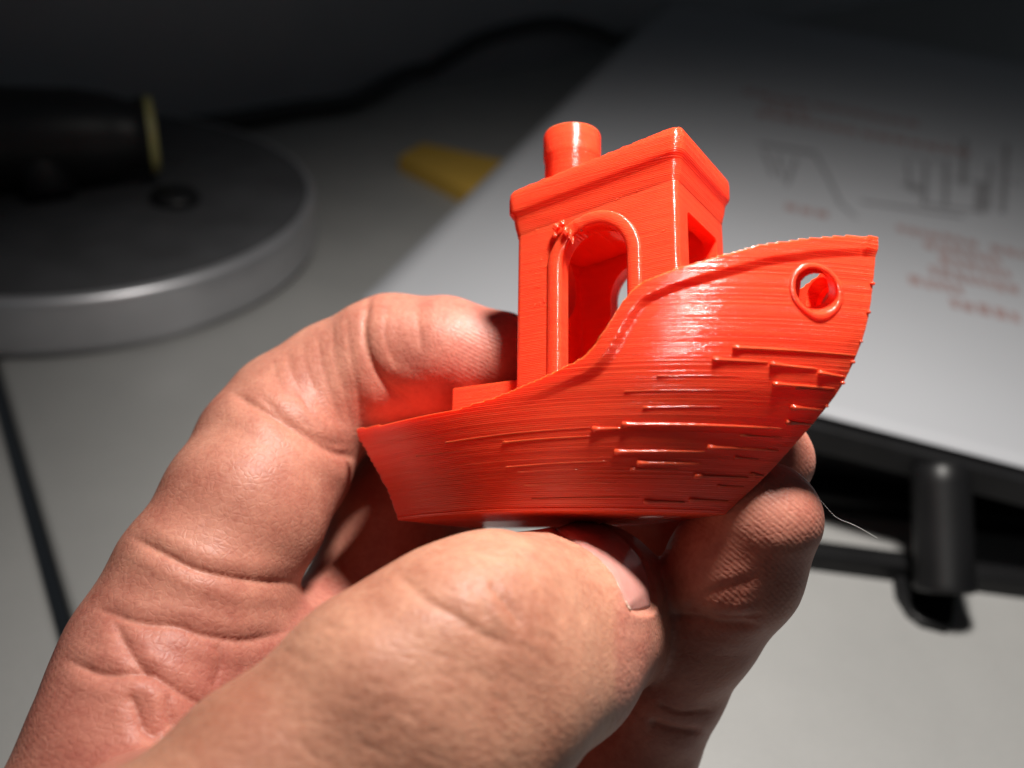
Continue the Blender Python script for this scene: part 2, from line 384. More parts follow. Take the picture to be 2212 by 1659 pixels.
# ------------------------------------------------------------------ the printed boat (local frame: x to bow, y to port, z up, mm)
def rot(a):
    cx, sx, cy, sy, cz, sz = math.cos(a[0]), math.sin(a[0]), math.cos(a[1]), math.sin(a[1]), math.cos(a[2]), math.sin(a[2])
    return np.array([[1, 0, 0], [0, cx, -sx], [0, sx, cx]])@np.array([[cy, 0, sy], [0, 1, 0], [-sy, 0, cy]])@np.array([[cz, -sz, 0], [sz, cz, 0], [0, 0, 1]])
BR = rot((-0.23182, 0.014606, -0.573947)); BT = np.array([10.3907, 97.4199, -15.1709])
def boat2cam(p): return np.asarray(p, float)@BR.T+BT
BRw = CW@BR; BTw = cam2world(BT)
boat = empty('toy_boat'); tag(boat, 'glossy red 3D-printed toy tugboat with arched cabin doors, held in the fingers', 'toy boat')
m = Matrix.Identity(4)
for r in range(3):
    for c in range(3): m[r][c] = BRw[r][c]
    m[r][3] = BTw[r]*MM
boat.matrix_world = m

LAY = .2
stem_z = np.array([0, 1.89, 3.91, 6.15, 8.54, 10.29, 11.8, 13.81, 14.92, 16.49, 19.23, 22.06, 25.15, 27.6])
stem_x = np.array([14.0, 16.28, 18.78, 20.9, 23.4, 24.93, 26.37, 27.4, 28.05, 28.78, 29.68, 30.2, 30.75, 30.85])
stern_z = np.array([0, 2.49, 4.18, 6.19, 7.95, 9.4, 10.28, 11.4, 28]); stern_x = np.array([-24.3, -24.9, -25.7, -26.9, -28.1, -29.0, -29.8, -29.95, -29.95])
gx = np.array([-31, -29.9, -21.1, -10.8, -5.3, -1.2, 2.5, 5.2, 6.6, 8.29, 9.66, 11.0, 13.98, 17.63, 21.9, 25.66, 29.36, 31]); gz = np.array([11.4, 11.39, 10.91, 10.98, 11.66, 12.61, 13.69, 14.66, 15.9, 18.22, 20.26, 21.6, 22.83, 23.95, 25.42, 26.31, 27.06, 27.15])
def smooth_tab(xs, ys, width, lo_, hi_):
    g_ = np.arange(lo_, hi_, .05); y_ = np.interp(g_, xs, ys); n_ = int(width/.05)//2*2+1; k_w = np.hanning(n_+2)[1:-1]; k_w /= k_w.sum()
    return g_, np.convolve(np.pad(y_, n_//2, mode='reflect', reflect_type='odd'), k_w, 'valid')
gx, gz = smooth_tab(gx, gz, 2.2, -31, 31)
stem_z, stem_x = smooth_tab(stem_z, stem_x, 6.0, 0, 27.6)
stern_z, stern_x = smooth_tab(stern_z, stern_x, 3.0, 0, 28)
def sheer(x): return np.interp(x, gx, gz)
bz = np.linspace(0, 28, 57); bb = 15.9-4.6*np.exp(-bz/8.5)-.16*np.clip((bz-14)/14, 0, 1)
def shape(t, z):
    s0 = .62; e = 2.3-.40*np.exp(-z/6.0)
    a = s0+(1-s0)*np.sin(np.pi/2*np.clip(t/.45, 0, 1)); b = 1-np.clip((t-.45)/.55, 0, 1)**e
    return np.where(t < .45, a, b)
def xs_(z): return np.interp(z, stern_z, stern_x)
def xb_(z): return np.interp(z, stem_z, stem_x)
def beam(x, z):
    t = (x-xs_(z))/(xb_(z)-xs_(z)); return np.interp(z, bz, bb)*shape(np.clip(t, 0, 1), z)
HC = (25.7, 21.2); HR = 2.2                                         # hawse hole centre (x, z) and radius
def hole_d(x, z):                                                    # distance from the hole centre measured on the hull side
    return np.hypot((x-HC[0])*1.30, z-HC[1])/HR
def build_hull():
    zk = np.arange(0, 27.41, LAY/2); nk = len(zk)
    tt = np.concatenate([np.linspace(0, .06, 10)[:-1], np.linspace(.06, .9, 200)[:-1], np.linspace(.9, 1, 50)]); nt = len(tt)
    Z, T = np.meshgrid(zk, tt, indexing='ij')
    X = xs_(Z)+T*(xb_(Z)-xs_(Z))
    for _ in range(6):
        top = np.round(sheer(X)/LAY)*LAY; Zc = np.minimum(Z, top); X = xs_(Zc)+T*(xb_(Zc)-xs_(Zc))
    top = sheer(X); Zc = np.minimum(Z, np.round(top/LAY)*LAY)
    Y = beam(X, Zc)
    r = np.random.RandomState(3); lay = r.uniform(-.016, .016, 200); jag = r.uniform(-.16, .12, 200)
    k = np.clip((Zc/LAY+.25).astype(int), 0, 199)
    odd = (np.arange(nk) % 2)[:, None]
    out = lay[k]+np.where(odd == 1, .022, -.02)
    sl = np.gradient(sheer(np.linspace(-31, 31, 621)), .1); sl = np.convolve(sl, np.ones(25)/25, 'same')
    edge = (top-Zc)/np.sqrt(1+np.interp(X, np.linspace(-31, 31, 621), sl)**2)           # raised rail along the bow bulwark
    rail = .46*np.clip((1.95-edge)/.7, 0, 1)*np.clip((X+3)/10, 0, 1)**1.5
    foot = np.where(Zc < .36, .14, 0)
    amp = np.clip(Y/1.2, 0, 1)
    Yo = np.maximum(Y+(out+rail+foot)*amp, 0); Yo[:, -1] = 0
    Xo = X+np.where(T > .985, 1, 0)*(out*1.0+rail*.6)-np.where(T < .003, 1, 0)*(jag[k]+out)
    th = 1.7
    Xi = np.clip(X, xs_(Zc)+1.5, xb_(Zc)-2.4); Yi = np.maximum(beam(X, Zc)-th, 0); Yi[:, -1] = 0
    deck = 8.5; kd = int(deck/(LAY/2))
    V = []; Q = []
    def add(arr_x, arr_y, arr_z):
        base_ = sum(len(v) for v in V); V.append(np.stack([arr_x.ravel(), arr_y.ravel(), arr_z.ravel()], 1)); return base_
    ids = np.arange(nk*nt).reshape(nk, nt)
    bo_s = add(Xo, -Yo, Zc); bo_p = add(Xo, Yo, Zc); bi_s = add(Xi, -Yi, Zc); bi_p = add(Xi, Yi, Zc)
    a, b, c, d = ids[:-1, :-1], ids[:-1, 1:], ids[1:, 1:], ids[1:, :-1]
    hgt = (Zc[1:, :-1]-Zc[:-1, :-1])+(Zc[1:, 1:]-Zc[:-1, 1:])
    xm = (X[:-1, :-1]+X[1:, 1:])/2; zm = (Zc[:-1, :-1]+Zc[1:, 1:])/2
    keep = (hgt > 1e-6) & (hole_d(xm, zm) > 1.02)
    ko = keep; ki = keep & (np.arange(nk-1)[:, None] >= kd)
    def quads(m_, base_, flip):
        f = np.stack([a[m_], b[m_], c[m_], d[m_]], 1)+base_; return f[:, ::-1] if flip else f
    Q += [quads(ko, bo_s, False), quads(ko, bo_p, True), quads(ki, bi_s, True), quads(ki, bi_p, False)]
    tp = ids[-1]
    rim = np.stack([tp[:-1], tp[1:], tp[1:], tp[:-1]], 1)
    Q.append(rim+np.array([bo_s, bo_s, bi_s, bi_s])); Q.append((rim+np.array([bo_p, bo_p, bi_p, bi_p]))[:, ::-1])
    bt = ids[0]; Q.append(np.stack([bt[:-1]+bo_p, bt[1:]+bo_p, bt[1:]+bo_s, bt[:-1]+bo_s], 1))
    dk = ids[kd]; Q.append(np.stack([dk[:-1]+bi_s, dk[1:]+bi_s, dk[1:]+bi_p, dk[:-1]+bi_p], 1))
    tr = ids[:, 0]; hk = (Zc[1:, 0]-Zc[:-1, 0]) > 1e-6
    t0, t1 = tr[:-1][hk], tr[1:][hk]; Q.append(np.stack([t0+bo_p, t0+bo_s, t1+bo_s, t1+bo_p], 1))
    hk[:kd] = False; t0, t1 = tr[:-1][hk], tr[1:][hk]; Q.append(np.stack([t0+bi_s, t0+bi_p, t1+bi_p, t1+bi_s], 1))
    Q.append(np.array([[tr[-1]+bo_p, tr[-1]+bo_s, tr[-1]+bi_s, tr[-1]+bi_p]]))
    return np.vstack(V), np.vstack(Q)
hv, hq = build_hull()
hull = link('hull', fast_mesh('hull', hv, hq), M_PL, boat); sharp(hull, 55)

# hawse pipes: flared collar round each hole, a short tube through the bulwark
def hull_pt(x, z, side=-1): return np.array([x, side*beam(x, z), z])
for side in (-1, 1):
    V = []; Fc = []; n = 56
    prof = [(1.30, -.15), (1.25, .06), (1.18, .16), (1.10, .20), (1.03, .15), (.985, .05), (.975, -.9), (.975, -3.0)]
    for rr, off in prof:
        for j in range(n):
            th = 2*math.pi*j/n
            tip = 1+.10*max(0, -math.sin(th))**14*(1 if rr > 1.1 else 0)
            x = HC[0]+HR*rr*tip*math.cos(th)/1.30; z = HC[1]+HR*rr*tip*math.sin(th)
            p = hull_pt(x, z, side); e = .05
            tx = hull_pt(x+e, z, side)-hull_pt(x-e, z, side); tz = hull_pt(x, z+e, side)-hull_pt(x, z-e, side)
            nn = np.cross(tx, tz); nn /= np.linalg.norm(nn)
            if nn[1]*side < 0: nn = -nn
            if off < -.5: nn = np.array([.42, side*.76, -.48])
            V.append(p+nn*off)
    for i in range(len(prof)-1):
        for j in range(n):
            f = (i*n+j, i*n+(j+1) % n, (i+1)*n+(j+1) % n, (i+1)*n+j); Fc.append(f if side < 0 else f[::-1])
    bm = bmesh.new(); me = mesh('hawse_pipe', V, Fc); link('hawse_pipe', me, M_PL, boat); bm.free()

# stray extrusion ridges on the hull: blob at the start, fading along the layer
BO = BR.T@(-BT)
def hull_hit(u, v):
    d = BR.T@np.array([(u-CX)/F, 1, -(v-CY)/F]); ts = np.linspace(60, 130, 7001); q = BO+d*ts[:, None]
    f = q[:, 1]+beam(q[:, 0], np.clip(q[:, 2], 0, 27)); i = np.where((f[:-1] < 0) & (f[1:] >= 0))[0]
    return q[i[0]] if len(i) else None
ridges = [(1283, 927, 1345, 924, 1), (1348, 917, 1688, 926, 1), (1331, 976, 1521, 973, 1), (1531, 966, 1682, 974, 1), (1380, 1000, 1515, 1001, 1.1), (1363, 1013, 1464, 1013, .6),
          (1588, 988, 1640, 994, .6), (1503, 1028, 1616, 1031, 1), (1625, 1025, 1650, 1028, 1), (1551, 1049, 1607, 1051, .5), (1395, 1083, 1480, 1085, 1.1), (1491, 1079, 1574, 1083, .8),
          (1673, 830, 1804, 841, 1), (1711, 880, 1780, 888, 1), (1701, 912, 1756, 919, 1), (1587, 751, 1855, 770, .9), (1543, 776, 1659, 786, .9), (1667, 787, 1766, 801, 1), (1771, 806, 1826, 818, 1),
          (964, 956, 1275, 916, .45), (1088, 956, 1275, 938, .55), (1094, 1009, 1310, 990, .35), (1133, 1049, 1330, 1038, .35), (900, 985, 1010, 980, .3), (1150, 1078, 1380, 1070, .35), (1120, 1020, 1250, 1012, .25),
          (1600, 940, 1690, 946, .5), (1720, 838, 1800, 846, .5), (1390, 880, 1560, 875, .35), (1350, 845, 1620, 842, .3), (1420, 812, 1600, 812, .3)]
for (u0, v0, u1, v1, s) in ridges:
    a = hull_hit(u0, v0); b = hull_hit(u1, v1)
    if a is None or b is None: continue
    n = max(6, int(abs(b[0]-a[0])/.35)); pts = []; rad = []
    for i in range(n+1):
        t = i/n; x = a[0]+(b[0]-a[0])*t; z = a[2]+(b[2]-a[2])*t*.5
        x = min(x, xb_(z)-.05); pts.append((x, -beam(x, z)-.04*s, z))
        rad.append(.07*s+.12*s*(1-t)**.6+.14*s*math.exp(-(t*n*.35/.45)**2))
    pts = [(pts[0][0]-.3*s, pts[0][1]+.1, pts[0][2])]+pts; rad = [.12*s]+rad
    link('extrusion_ridge', tube_mesh('extrusion_ridge', pts, rad, 8), M_PL, boat)

# beads of plastic along the stem edge
for z in (10.4, 12.6, 14.6, 16.6, 19.5, 22.4):
    bm = bmesh.new(); bmesh.ops.create_icosphere(bm, subdivisions=2, radius=1)
    s = rnd.uniform(.22, .36)
    for v in bm.verts: v.co = Vector((v.co.x*s+xb_(z)-.08, v.co.y*s*1.2, v.co.z*s*.6+z))*MM
    link('stem_bead', bm_mesh('stem_bead', bm), M_PL, boat)

# cabin shell with arched doors, front window and round rear window
def rrect(x0, x1, y0, y1, r, n=6):
    P = []
    for cx_, cy_, a0 in ((x1-r, y1-r, 0), (x0+r, y1-r, 90), (x0+r, y0+r, 180), (x1-r, y0+r, 270)):
        for i in range(n+1):
            t = math.radians(a0+90*i/n); P.append((cx_+r*math.cos(t), cy_+r*math.sin(t)))
    return P
def loft(loops, cap=True):
    n = len(loops[0]); V = [p for l in loops for p in l]; Fc = []
    for i in range(len(loops)-1):
        for j in range(n): Fc.append((i*n+j, i*n+(j+1) % n, (i+1)*n+(j+1) % n, (i+1)*n+j))
    if cap: Fc.append(tuple(range(n))[::-1]); Fc.append(tuple((len(loops)-1)*n+j for j in range(n)))
    return V, Fc
CX0, CX1, CWH = -7.55, 12.8, 7.38
def slope(x): return 38.72+(x+8.5)*.118                              # roof top surface
def tmp(name, V, Fc):
    return link(name, mesh(name, V, Fc), None, None, smooth=False)
zt = lambda x: slope(x)-1.2
pl = rrect(CX0, CX1, -CWH, CWH, .75)
cab = tmp('cabin', *loft([[(x, y, 8.0) for x, y in pl], [(x, y, zt(x)) for x, y in pl]]))
pi_ = rrect(CX0+1.7, CX1-1.7, -CWH+1.9, CWH-1.9, .5)
inner = tmp('cut', *loft([[(x, y, 9.2) for x, y in pi_], [(x, y, zt(x)-3.0) for x, y in pi_]]))
DCX, DHW, DZC = 2.66, 4.22, 27.9
def arch(hw, z0, n=22, zc=DZC):
    P = [(DCX-hw, z0), (DCX+hw, z0)]
    for i in range(n+1):
        t = math.pi*i/n; P.append((DCX+hw*math.cos(t), zc+hw*math.sin(t)))
    return P
ap = arch(DHW, 9.6)
door = tmp('cut', *loft([[(x, 20, z) for x, z in ap], [(x, -20, z) for x, z in ap]]))
wp_ = rrect(-4.55, 4.55, 23.0, 32.6, .5, 3)
win = tmp('cut', *loft([[(CX1-5, y, z) for y, z in wp_], [(CX1+4, y, z) for y, z in wp_]]))
cp_ = [(4.4*math.cos(2*math.pi*i/32), 29+4.4*math.sin(2*math.pi*i/32)) for i in range(32)]
rwin = tmp('cut', *loft([[(CX0-3, y, z) for y, z in cp_], [(CX0+4, y, z) for y, z in cp_]]))
def recalc(o):
    bm = bmesh.new(); bm.from_mesh(o.data); bmesh.ops.recalc_face_normals(bm, faces=bm.faces); bm.to_mesh(o.data); bm.free()
cuts = [inner, door, win, rwin]
for o in [cab]+cuts: recalc(o)
for c in cuts:
    md = cab.modifiers.new('cut', 'BOOLEAN'); md.operation = 'DIFFERENCE'; md.object = c; md.solver = 'EXACT'
bpy.context.view_layer.update()
dg = bpy.context.evaluated_depsgraph_get()
me = bpy.data.meshes.new_from_object(cab.evaluated_get(dg)); me.name = 'cabin'
cab.modifiers.clear(); cab.data = me
for c in cuts: bpy.data.objects.remove(c)
cab.data.materials.clear(); cab.data.materials.append(M_PL); cab.parent = boat
bm = bmesh.new(); bm.from_mesh(cab.data)
bmesh.ops.remove_doubles(bm, verts=bm.verts, dist=1e-6)
es = [e for e in bm.edges if len(e.link_faces) == 2 and e.calc_face_angle(0) > math.radians(50)]
bm.to_mesh(cab.data); bm.free()
cab.data.polygons.foreach_set('use_smooth', [True]*len(cab.data.polygons)); sharp(cab, 35)

# raised bead round each doorway
for side in (-1, 1):
    loops = []
    for hw, off in ((DHW+1.75, -.35), (DHW+1.65, .10), (DHW+1.35, .28), (DHW+.75, .40), (DHW+.25, .34), (DHW-.06, .08), (DHW-.06, -.5)):
        path = [(DCX-hw, z) for z in np.linspace(9.6, DZC, 24)[:-1]]+[(DCX-hw*math.cos(t), DZC+hw*math.sin(t)) for t in np.linspace(0, math.pi, 40)]+[(DCX+hw, z) for z in np.linspace(DZC, 9.6, 24)[1:]]
        loops.append([(x, side*(CWH+off), z) for x, z in path])
    k = len(loops[0]); V = [p for l in loops for p in l]
    r2 = np.random.RandomState(5+side); V = np.array(V)
    top = (V[:, 2] > 31.2) & (V[:, 0] < DCX-1)                       # rough, badly printed upper corner
    V[top] += r2.normal(0, .10, (top.sum(), 3))
    Fc = []
    for i in range(len(loops)-1):
        for j in range(k-1):
            f = (i*k+j, i*k+j+1, (i+1)*k+j+1, (i+1)*k+j); Fc.append(f if side > 0 else f[::-1])
    link('door_frame', mesh('door_frame', V, Fc), M_PL, boat)
# blobs of stringy plastic at the frame's upper corner
for (x, z, s, ln_) in [(-1.7, 32.6, .55, .2), (-.9, 32.9, .42, .3), (-.5, 31.9, .38, .8), (.1, 31.3, .30, 1.2), (-1.9, 31.7, .36, .2), (.45, 30.5, .22, 1.0)]:
    bm = bmesh.new(); bmesh.ops.create_icosphere(bm, subdivisions=3, radius=1)
    for v in bm.verts:
        n_ = 1+.25*math.sin(v.co.x*5+z)*math.cos(v.co.z*6+x)
        v.co = Vector((x+v.co.x*s*n_*.8, -CWH-.65+v.co.y*s*.7*n_, z+v.co.z*(s+ln_*.4)*n_*.8))*MM
    link('plastic_blob', bm_mesh('plastic_blob', bm), M_PL, boat)

# roof: stepped sloping top, slab edge, cove beneath
RX0, RX1, RW = -8.6, 13.75, 8.25
loops = []
ins_prof = [(1.0, -6.2), (.86, -5.9), (.78, -5.4), (.60, -4.6), (.46, -3.6), (.18, -3.2), (0.0, -2.8), (-.02, -1.2), (.05, -.55), (.28, -.18), (.62, -.02), (1.0, 0)]
def rloop(ins, dz, step=False):
    pr = rrect(RX0+ins, RX1-ins, -RW+ins, RW-ins, max(1.25-ins*.4, .4), 8); out = []
    for i in range(len(pr)):
        p, q_ = pr[i], pr[(i+1) % len(pr)]; L_ = math.hypot(q_[0]-p[0], q_[1]-p[1]); k = max(1, int(L_/.35)) if L_ > 2 else 1
        if L_ > 2: k = 56 if abs(q_[0]-p[0]) > 3 else 16
        for j in range(k):
            x = p[0]+(q_[0]-p[0])*j/k; y = p[1]+(q_[1]-p[1])*j/k
            z = slope(x)+dz
            if step: z = .5*z+.5*(math.floor(z/LAY+.5)*LAY)+.05*math.sin(x*3+dz)*.6
            out.append((x, y, z))
    return out
for ins, dz in ins_prof: loops.append(rloop(ins, dz, dz > -.6))
V, Fc = loft(loops); n = len(loops[0]); Fc = Fc[:-1]
# top surface: bands across the roof that step by one layer
tl = loops[-1]; k0 = len(V)
Fc.append(tuple((len(loops)-1)*n+j for j in range(n)))
roof = link('roof', mesh('roof', V, Fc), M_PL, boat); sharp(roof, 50)

# chimney
CHX = -4.05
ch = [(3.05, 36.0), (3.48, 36.6), (3.48, 44.9), (3.60, 45.15), (3.66, 45.5), (3.66, 48.3), (3.56, 48.62), (3.3, 48.7), (1.9, 48.7), (1.75, 48.5), (1.7, 40.0), (.1, 40.0)]
V, Fc = [], []; n = 72
for r_, z in ch:
    for j in range(n): V.append((CHX+r_*math.cos(2*math.pi*j/n), r_*math.sin(2*math.pi*j/n), z))
for i in range(len(ch)-1):
    for j in range(n): Fc.append((i*n+j, i*n+(j+1) % n, (i+1)*n+(j+1) % n, (i+1)*n+j))
sharp(link('chimney', mesh('chimney', V, Fc), M_PL, boat), 40)

# cargo box behind the cabin: open-topped
bo = rrect(-18.0, -6.9, -5.4, 5.4, .35, 3); bi = rrect(-16.2, -8.2, -3.6, 3.6, .3, 3)
V, Fc = loft([[(x, y, 8.2) for x, y in bo], [(x, y, 15.85) for x, y in bo], [(x*.997, y*.99, 15.98) for x, y in bo], [(x, y, 15.98) for x, y in bi], [(x, y, 9) for x, y in bi]])
sharp(link('cargo_box', mesh('cargo_box', V, Fc), M_PL, boat), 40)
# fine plastic hairs on the cabin wall
for i in range(26):
    x = rnd.uniform(-6.5, 11.5); z = rnd.uniform(23, 35)
    if abs(x-DCX) < 6.2 and z < 34.2: z = rnd.uniform(34.2, 35.4)
    a = rnd.uniform(-.5, 2.2); L_ = rnd.uniform(.15, .6)
    pts = [(x+math.cos(a)*L_*t, -CWH-.03-.06*math.sin(t*3), z+math.sin(a)*L_*t+.1*t*t) for t in np.linspace(0, 1, 5)]
    link('plastic_hair', tube_mesh('plastic_hair', pts, .028, 5), M_PL, boat)

# ------------------------------------------------------------------ the hand: one continuous surface from a distance field
# nodes: (u, v, depth mm, radius px) of a 2212-px picture -> positions in the camera frame
def node(u, v, d, rp): return (*px(u, v, d), rp*d/F)
def pt(x, y, z, r): return (x, y, z, r)
index_f = [node(370, 1400, 100, 182), node(430, 1255, 102, 178), node(532, 1095, 107, 175), node(592, 985, 113, 168), node(634, 915, 117, 154), node(730, 838, 119, 141), node(845, 775, 118, 136), node(960, 768, 116, 124), node(1078, 775, 114.5, 102)]
middle_f = [node(750, 1440, 118, 170), node(1010, 1640, 119, 160), node(1255, 1790, 119, 150), node(1375, 1600, 114, 132), node(1440, 1462, 109, 128), node(1503, 1352, 104, 134), node(1590, 1222, 98, 141), node(1648, 1118, 94, 124)]
ring_f = [node(840, 1290, 125, 168), node(872, 1130, 130, 166), node(965, 960, 134, 150), node(1080, 850, 134, 128), node(1300, 880, 126, 112), node(1480, 930, 117, 104), node(1655, 988, 106, 102)]
pinky_f = [pt(-8, 133, -36, 9), pt(4, 137, -33, 8.2), node(1318, 1205, 137, 110), node(1420, 1165, 127, 112), node(1500, 1150, 118, 100)]
thumb_a = [pt(-50, 53, -72, 13), pt(-27, 66, -42, 11.4), node(570, 1690, 72, 196), node(830, 1488, 76, 203), node(985, 1388, 79, 190), node(1062, 1352, 82, 182), node(1165, 1334, 92, 168), node(1268, 1306, 103, 170)]
thumb_b = [node(700, 1800, 75, 250), node(930, 1590, 78, 232), node(1062, 1490, 81, 210), node(1195, 1405, 89, 182), node(1275, 1338, 101, 172)]
palm = [[pt(-60, 60, -97, 16), pt(-50, 76, -66, 13), node(292, 1570, 93, 170), node(342, 1450, 98, 172)],
        [node(342, 1450, 98, 172), node(505, 1440, 104, 152), node(750, 1445, 119, 168)],
        [pt(-52, 60, -100, 16), pt(-38, 88, -64, 12), pt(-23, 117, -38, 10)],
        [pt(-48, 64, -103, 15), pt(-32, 98, -66, 12), node(850, 1300, 126, 160)],
        [pt(-43, 68, -105, 15), pt(-27, 106, -70, 12), pt(-9, 132, -37, 10)],
        [pt(-52, 58, -84, 15), pt(-38, 66, -58, 15), pt(-30, 74, -44, 12)],
        [pt(-50, 60, -100, 21), pt(-57, 36, -114, 21), pt(-70, 0, -138, 25)]]
HV = .6
lo = np.array([-98., -26., -166.]); hi = np.array([44., 152., 22.])
dims = np.ceil((hi-lo)/HV).astype(int)+1
gxs = [(lo[i]+np.arange(dims[i])*HV).astype(np.float32) for i in range(3)]
def chain_field(chains, k, pad=9.0):
    """Smooth union of tapered capsules, evaluated only near them."""
    D = np.full(dims, 60.0, np.float32)
    for ch_ in chains:
        for a, b in zip(ch_[:-1], ch_[1:]):
            a = np.array(a, np.float32); b = np.array(b, np.float32); R_ = max(a[3], b[3])+pad
            l_ = np.maximum(np.floor((np.minimum(a[:3], b[:3])-R_-lo)/HV).astype(int), 0); h_ = np.minimum(np.ceil((np.maximum(a[:3], b[:3])+R_-lo)/HV).astype(int)+1, dims)
            if np.any(h_ <= l_): continue
            sl = tuple(slice(l_[i], h_[i]) for i in range(3))
            X = gxs[0][sl[0]][:, None, None]-a[0]; Y = gxs[1][sl[1]][None, :, None]-a[1]; Z = gxs[2][sl[2]][None, None, :]-a[2]
            d = b[:3]-a[:3]; L2 = float(d@d)
            t = np.clip((X*d[0]+Y*d[1]+Z*d[2])/L2, 0, 1)
            dist = np.sqrt((X-t*d[0])**2+(Y-t*d[1])**2+(Z-t*d[2])**2)-(a[3]+t*(b[3]-a[3]))
            cur = D[sl]; hh = np.maximum(k-np.abs(cur-dist), 0)/k
            D[sl] = np.minimum(cur, dist)-hh*hh*k*.25
    return D
def smin(a, b, k):
    h = np.maximum(k-np.abs(a-b), 0)/k; return np.minimum(a, b)-h*h*k*.25
Pm = chain_field(palm, 5.0)
S = None
for chs, kk, kp in (([index_f], 1.6, 5.0), ([middle_f], 1.6, 5.0), ([ring_f], 1.6, 5.0), ([pinky_f], 1.6, 5.0), ([thumb_a, thumb_b], 4.0, 3.0)):
    Df = smin(chain_field(chs, kk), Pm, kp); S = Df if S is None else smin(S, Df, .7)
del Pm, Df
def surface_nets(S):
    neg = S < 0
    c = neg[:-1, :-1, :-1].astype(np.int8)
    for i, j, k in ((1, 0, 0), (0, 1, 0), (0, 0, 1), (1, 1, 0), (1, 0, 1), (0, 1, 1), (1, 1, 1)):
        c = c+neg[i:i+S.shape[0]-1, j:j+S.shape[1]-1, k:k+S.shape[2]-1]
    act = (c > 0) & (c < 8); I = np.argwhere(act); ids = np.full(act.shape, -1, np.int32); ids[act] = np.arange(len(I))
    acc = np.zeros((len(I), 3)); cnt = np.zeros(len(I))
    off = [(i, j, k) for i in (0, 1) for j in (0, 1) for k in (0, 1)]
    val = {o: S[I[:, 0]+o[0], I[:, 1]+o[1], I[:, 2]+o[2]] for o in off}
    for o in off:
        for ax_ in range(3):
            if o[ax_]: continue
            p = list(o); p[ax_] = 1; p = tuple(p); a, b = val[o], val[p]; m_ = (a < 0) != (b < 0)
            t = np.where(m_, a/np.where(m_, a-b, 1), 0); q_ = np.array(o, float)[None, :].repeat(len(I), 0); q_[:, ax_] = t
            acc += q_*m_[:, None]; cnt += m_
    V = I+acc/cnt[:, None]; Q = []
    for ax_ in range(3):
        u_, v_ = [(1, 2), (2, 0), (0, 1)][ax_]
        s0_ = [slice(None)]*3; s1_ = [slice(None)]*3; s0_[ax_] = slice(0, -1); s1_[ax_] = slice(1, None)
        A_, B_ = neg[tuple(s0_)], neg[tuple(s1_)]; E_ = np.argwhere(A_ != B_)
        ok = (E_[:, u_] > 0) & (E_[:, v_] > 0) & (E_[:, u_] < S.shape[u_]-1) & (E_[:, v_] < S.shape[v_]-1); E_ = E_[ok]
        def cid(du, dv):
            q_ = E_.copy(); q_[:, u_] += du; q_[:, v_] += dv; return ids[q_[:, 0], q_[:, 1], q_[:, 2]]
        f = np.stack([cid(-1, -1), cid(0, -1), cid(0, 0), cid(-1, 0)], 1)
        flip = ~A_[tuple(E_.T)]; f[flip] = f[flip][:, ::-1]; Q.append(f)
    return V, np.vstack(Q)
V, Q = surface_nets(S); del S
V = lo+V*HV
hm = fast_mesh('hand_base', V, Q)
tmpo = bpy.data.objects.new('tmp', hm); COL.objects.link(tmpo)
md = tmpo.modifiers.new('s', 'SMOOTH'); md.factor = .5; md.iterations = 3
md = tmpo.modifiers.new('d', 'SUBSURF'); md.levels = 1; md.render_levels = 1
bpy.context.view_layer.update(); dg = bpy.context.evaluated_depsgraph_get()
me = bpy.data.meshes.new_from_object(tmpo.evaluated_get(dg)); bpy.data.objects.remove(tmpo)
nv = len(me.vertices); co = np.empty(nv*3, np.float32); me.vertices.foreach_get('co', co); co = co.reshape(-1, 3).astype(float)/MM
no = np.empty(nv*3, np.float32); me.vertices.foreach_get('normal', no); no = no.reshape(-1, 3).astype(float)
def chain_dist(P, chs):
    best = np.full(len(P), 1e9); arg = np.zeros(len(P)); tot = 0
    for ch_ in chs:
        for i, (a, b) in enumerate(zip(ch_[:-1], ch_[1:])):
            a = np.array(a); b = np.array(b); d = b[:3]-a[:3]; t = np.clip(((P-a[:3])@d)/(d@d), 0, 1)
            q_ = np.linalg.norm(P-a[:3]-t[:, None]*d, axis=1)-(a[3]+t*(b[3]-a[3])); m_ = q_ < best; best[m_] = q_[m_]; arg[m_] = i+t[m_]
    return best, arg
names = ['index', 'middle', 'ring', 'pinky', 'thumb', 'palm']
dd = []; aa = []
for chs in ([index_f], [middle_f], [ring_f], [pinky_f], [thumb_a, thumb_b], palm):
    a, b = chain_dist(co, chs); dd.append(a); aa.append(b)
lab = np.argmin(np.stack(dd), 0)
uv = np.stack([CX+F*co[:, 0]/np.maximum(co[:, 1], 5), CY-F*co[:, 2]/np.maximum(co[:, 1], 5)], 1)
view = co/np.linalg.norm(co, axis=1)[:, None]
facing = np.clip(-(no*view).sum(1)*4+.6, 0, 1)
disp = np.zeros(nv)
def pdist(pl_, sel):
    P = uv[sel]; best = np.full(len(P), 1e9); tt_ = np.zeros(len(P)); n_ = len(pl_)-1
    for i, (a, b) in enumerate(zip(pl_[:-1], pl_[1:])):
        a = np.array(a, float); b = np.array(b, float); d = b-a; t = np.clip((P-a)@d/(d@d), 0, 1)
        q_ = np.linalg.norm(P-a-t[:, None]*d, axis=1); m_ = q_ < best; best[m_] = q_[m_]; tt_[m_] = (i+t[m_])/n_
    return best, tt_
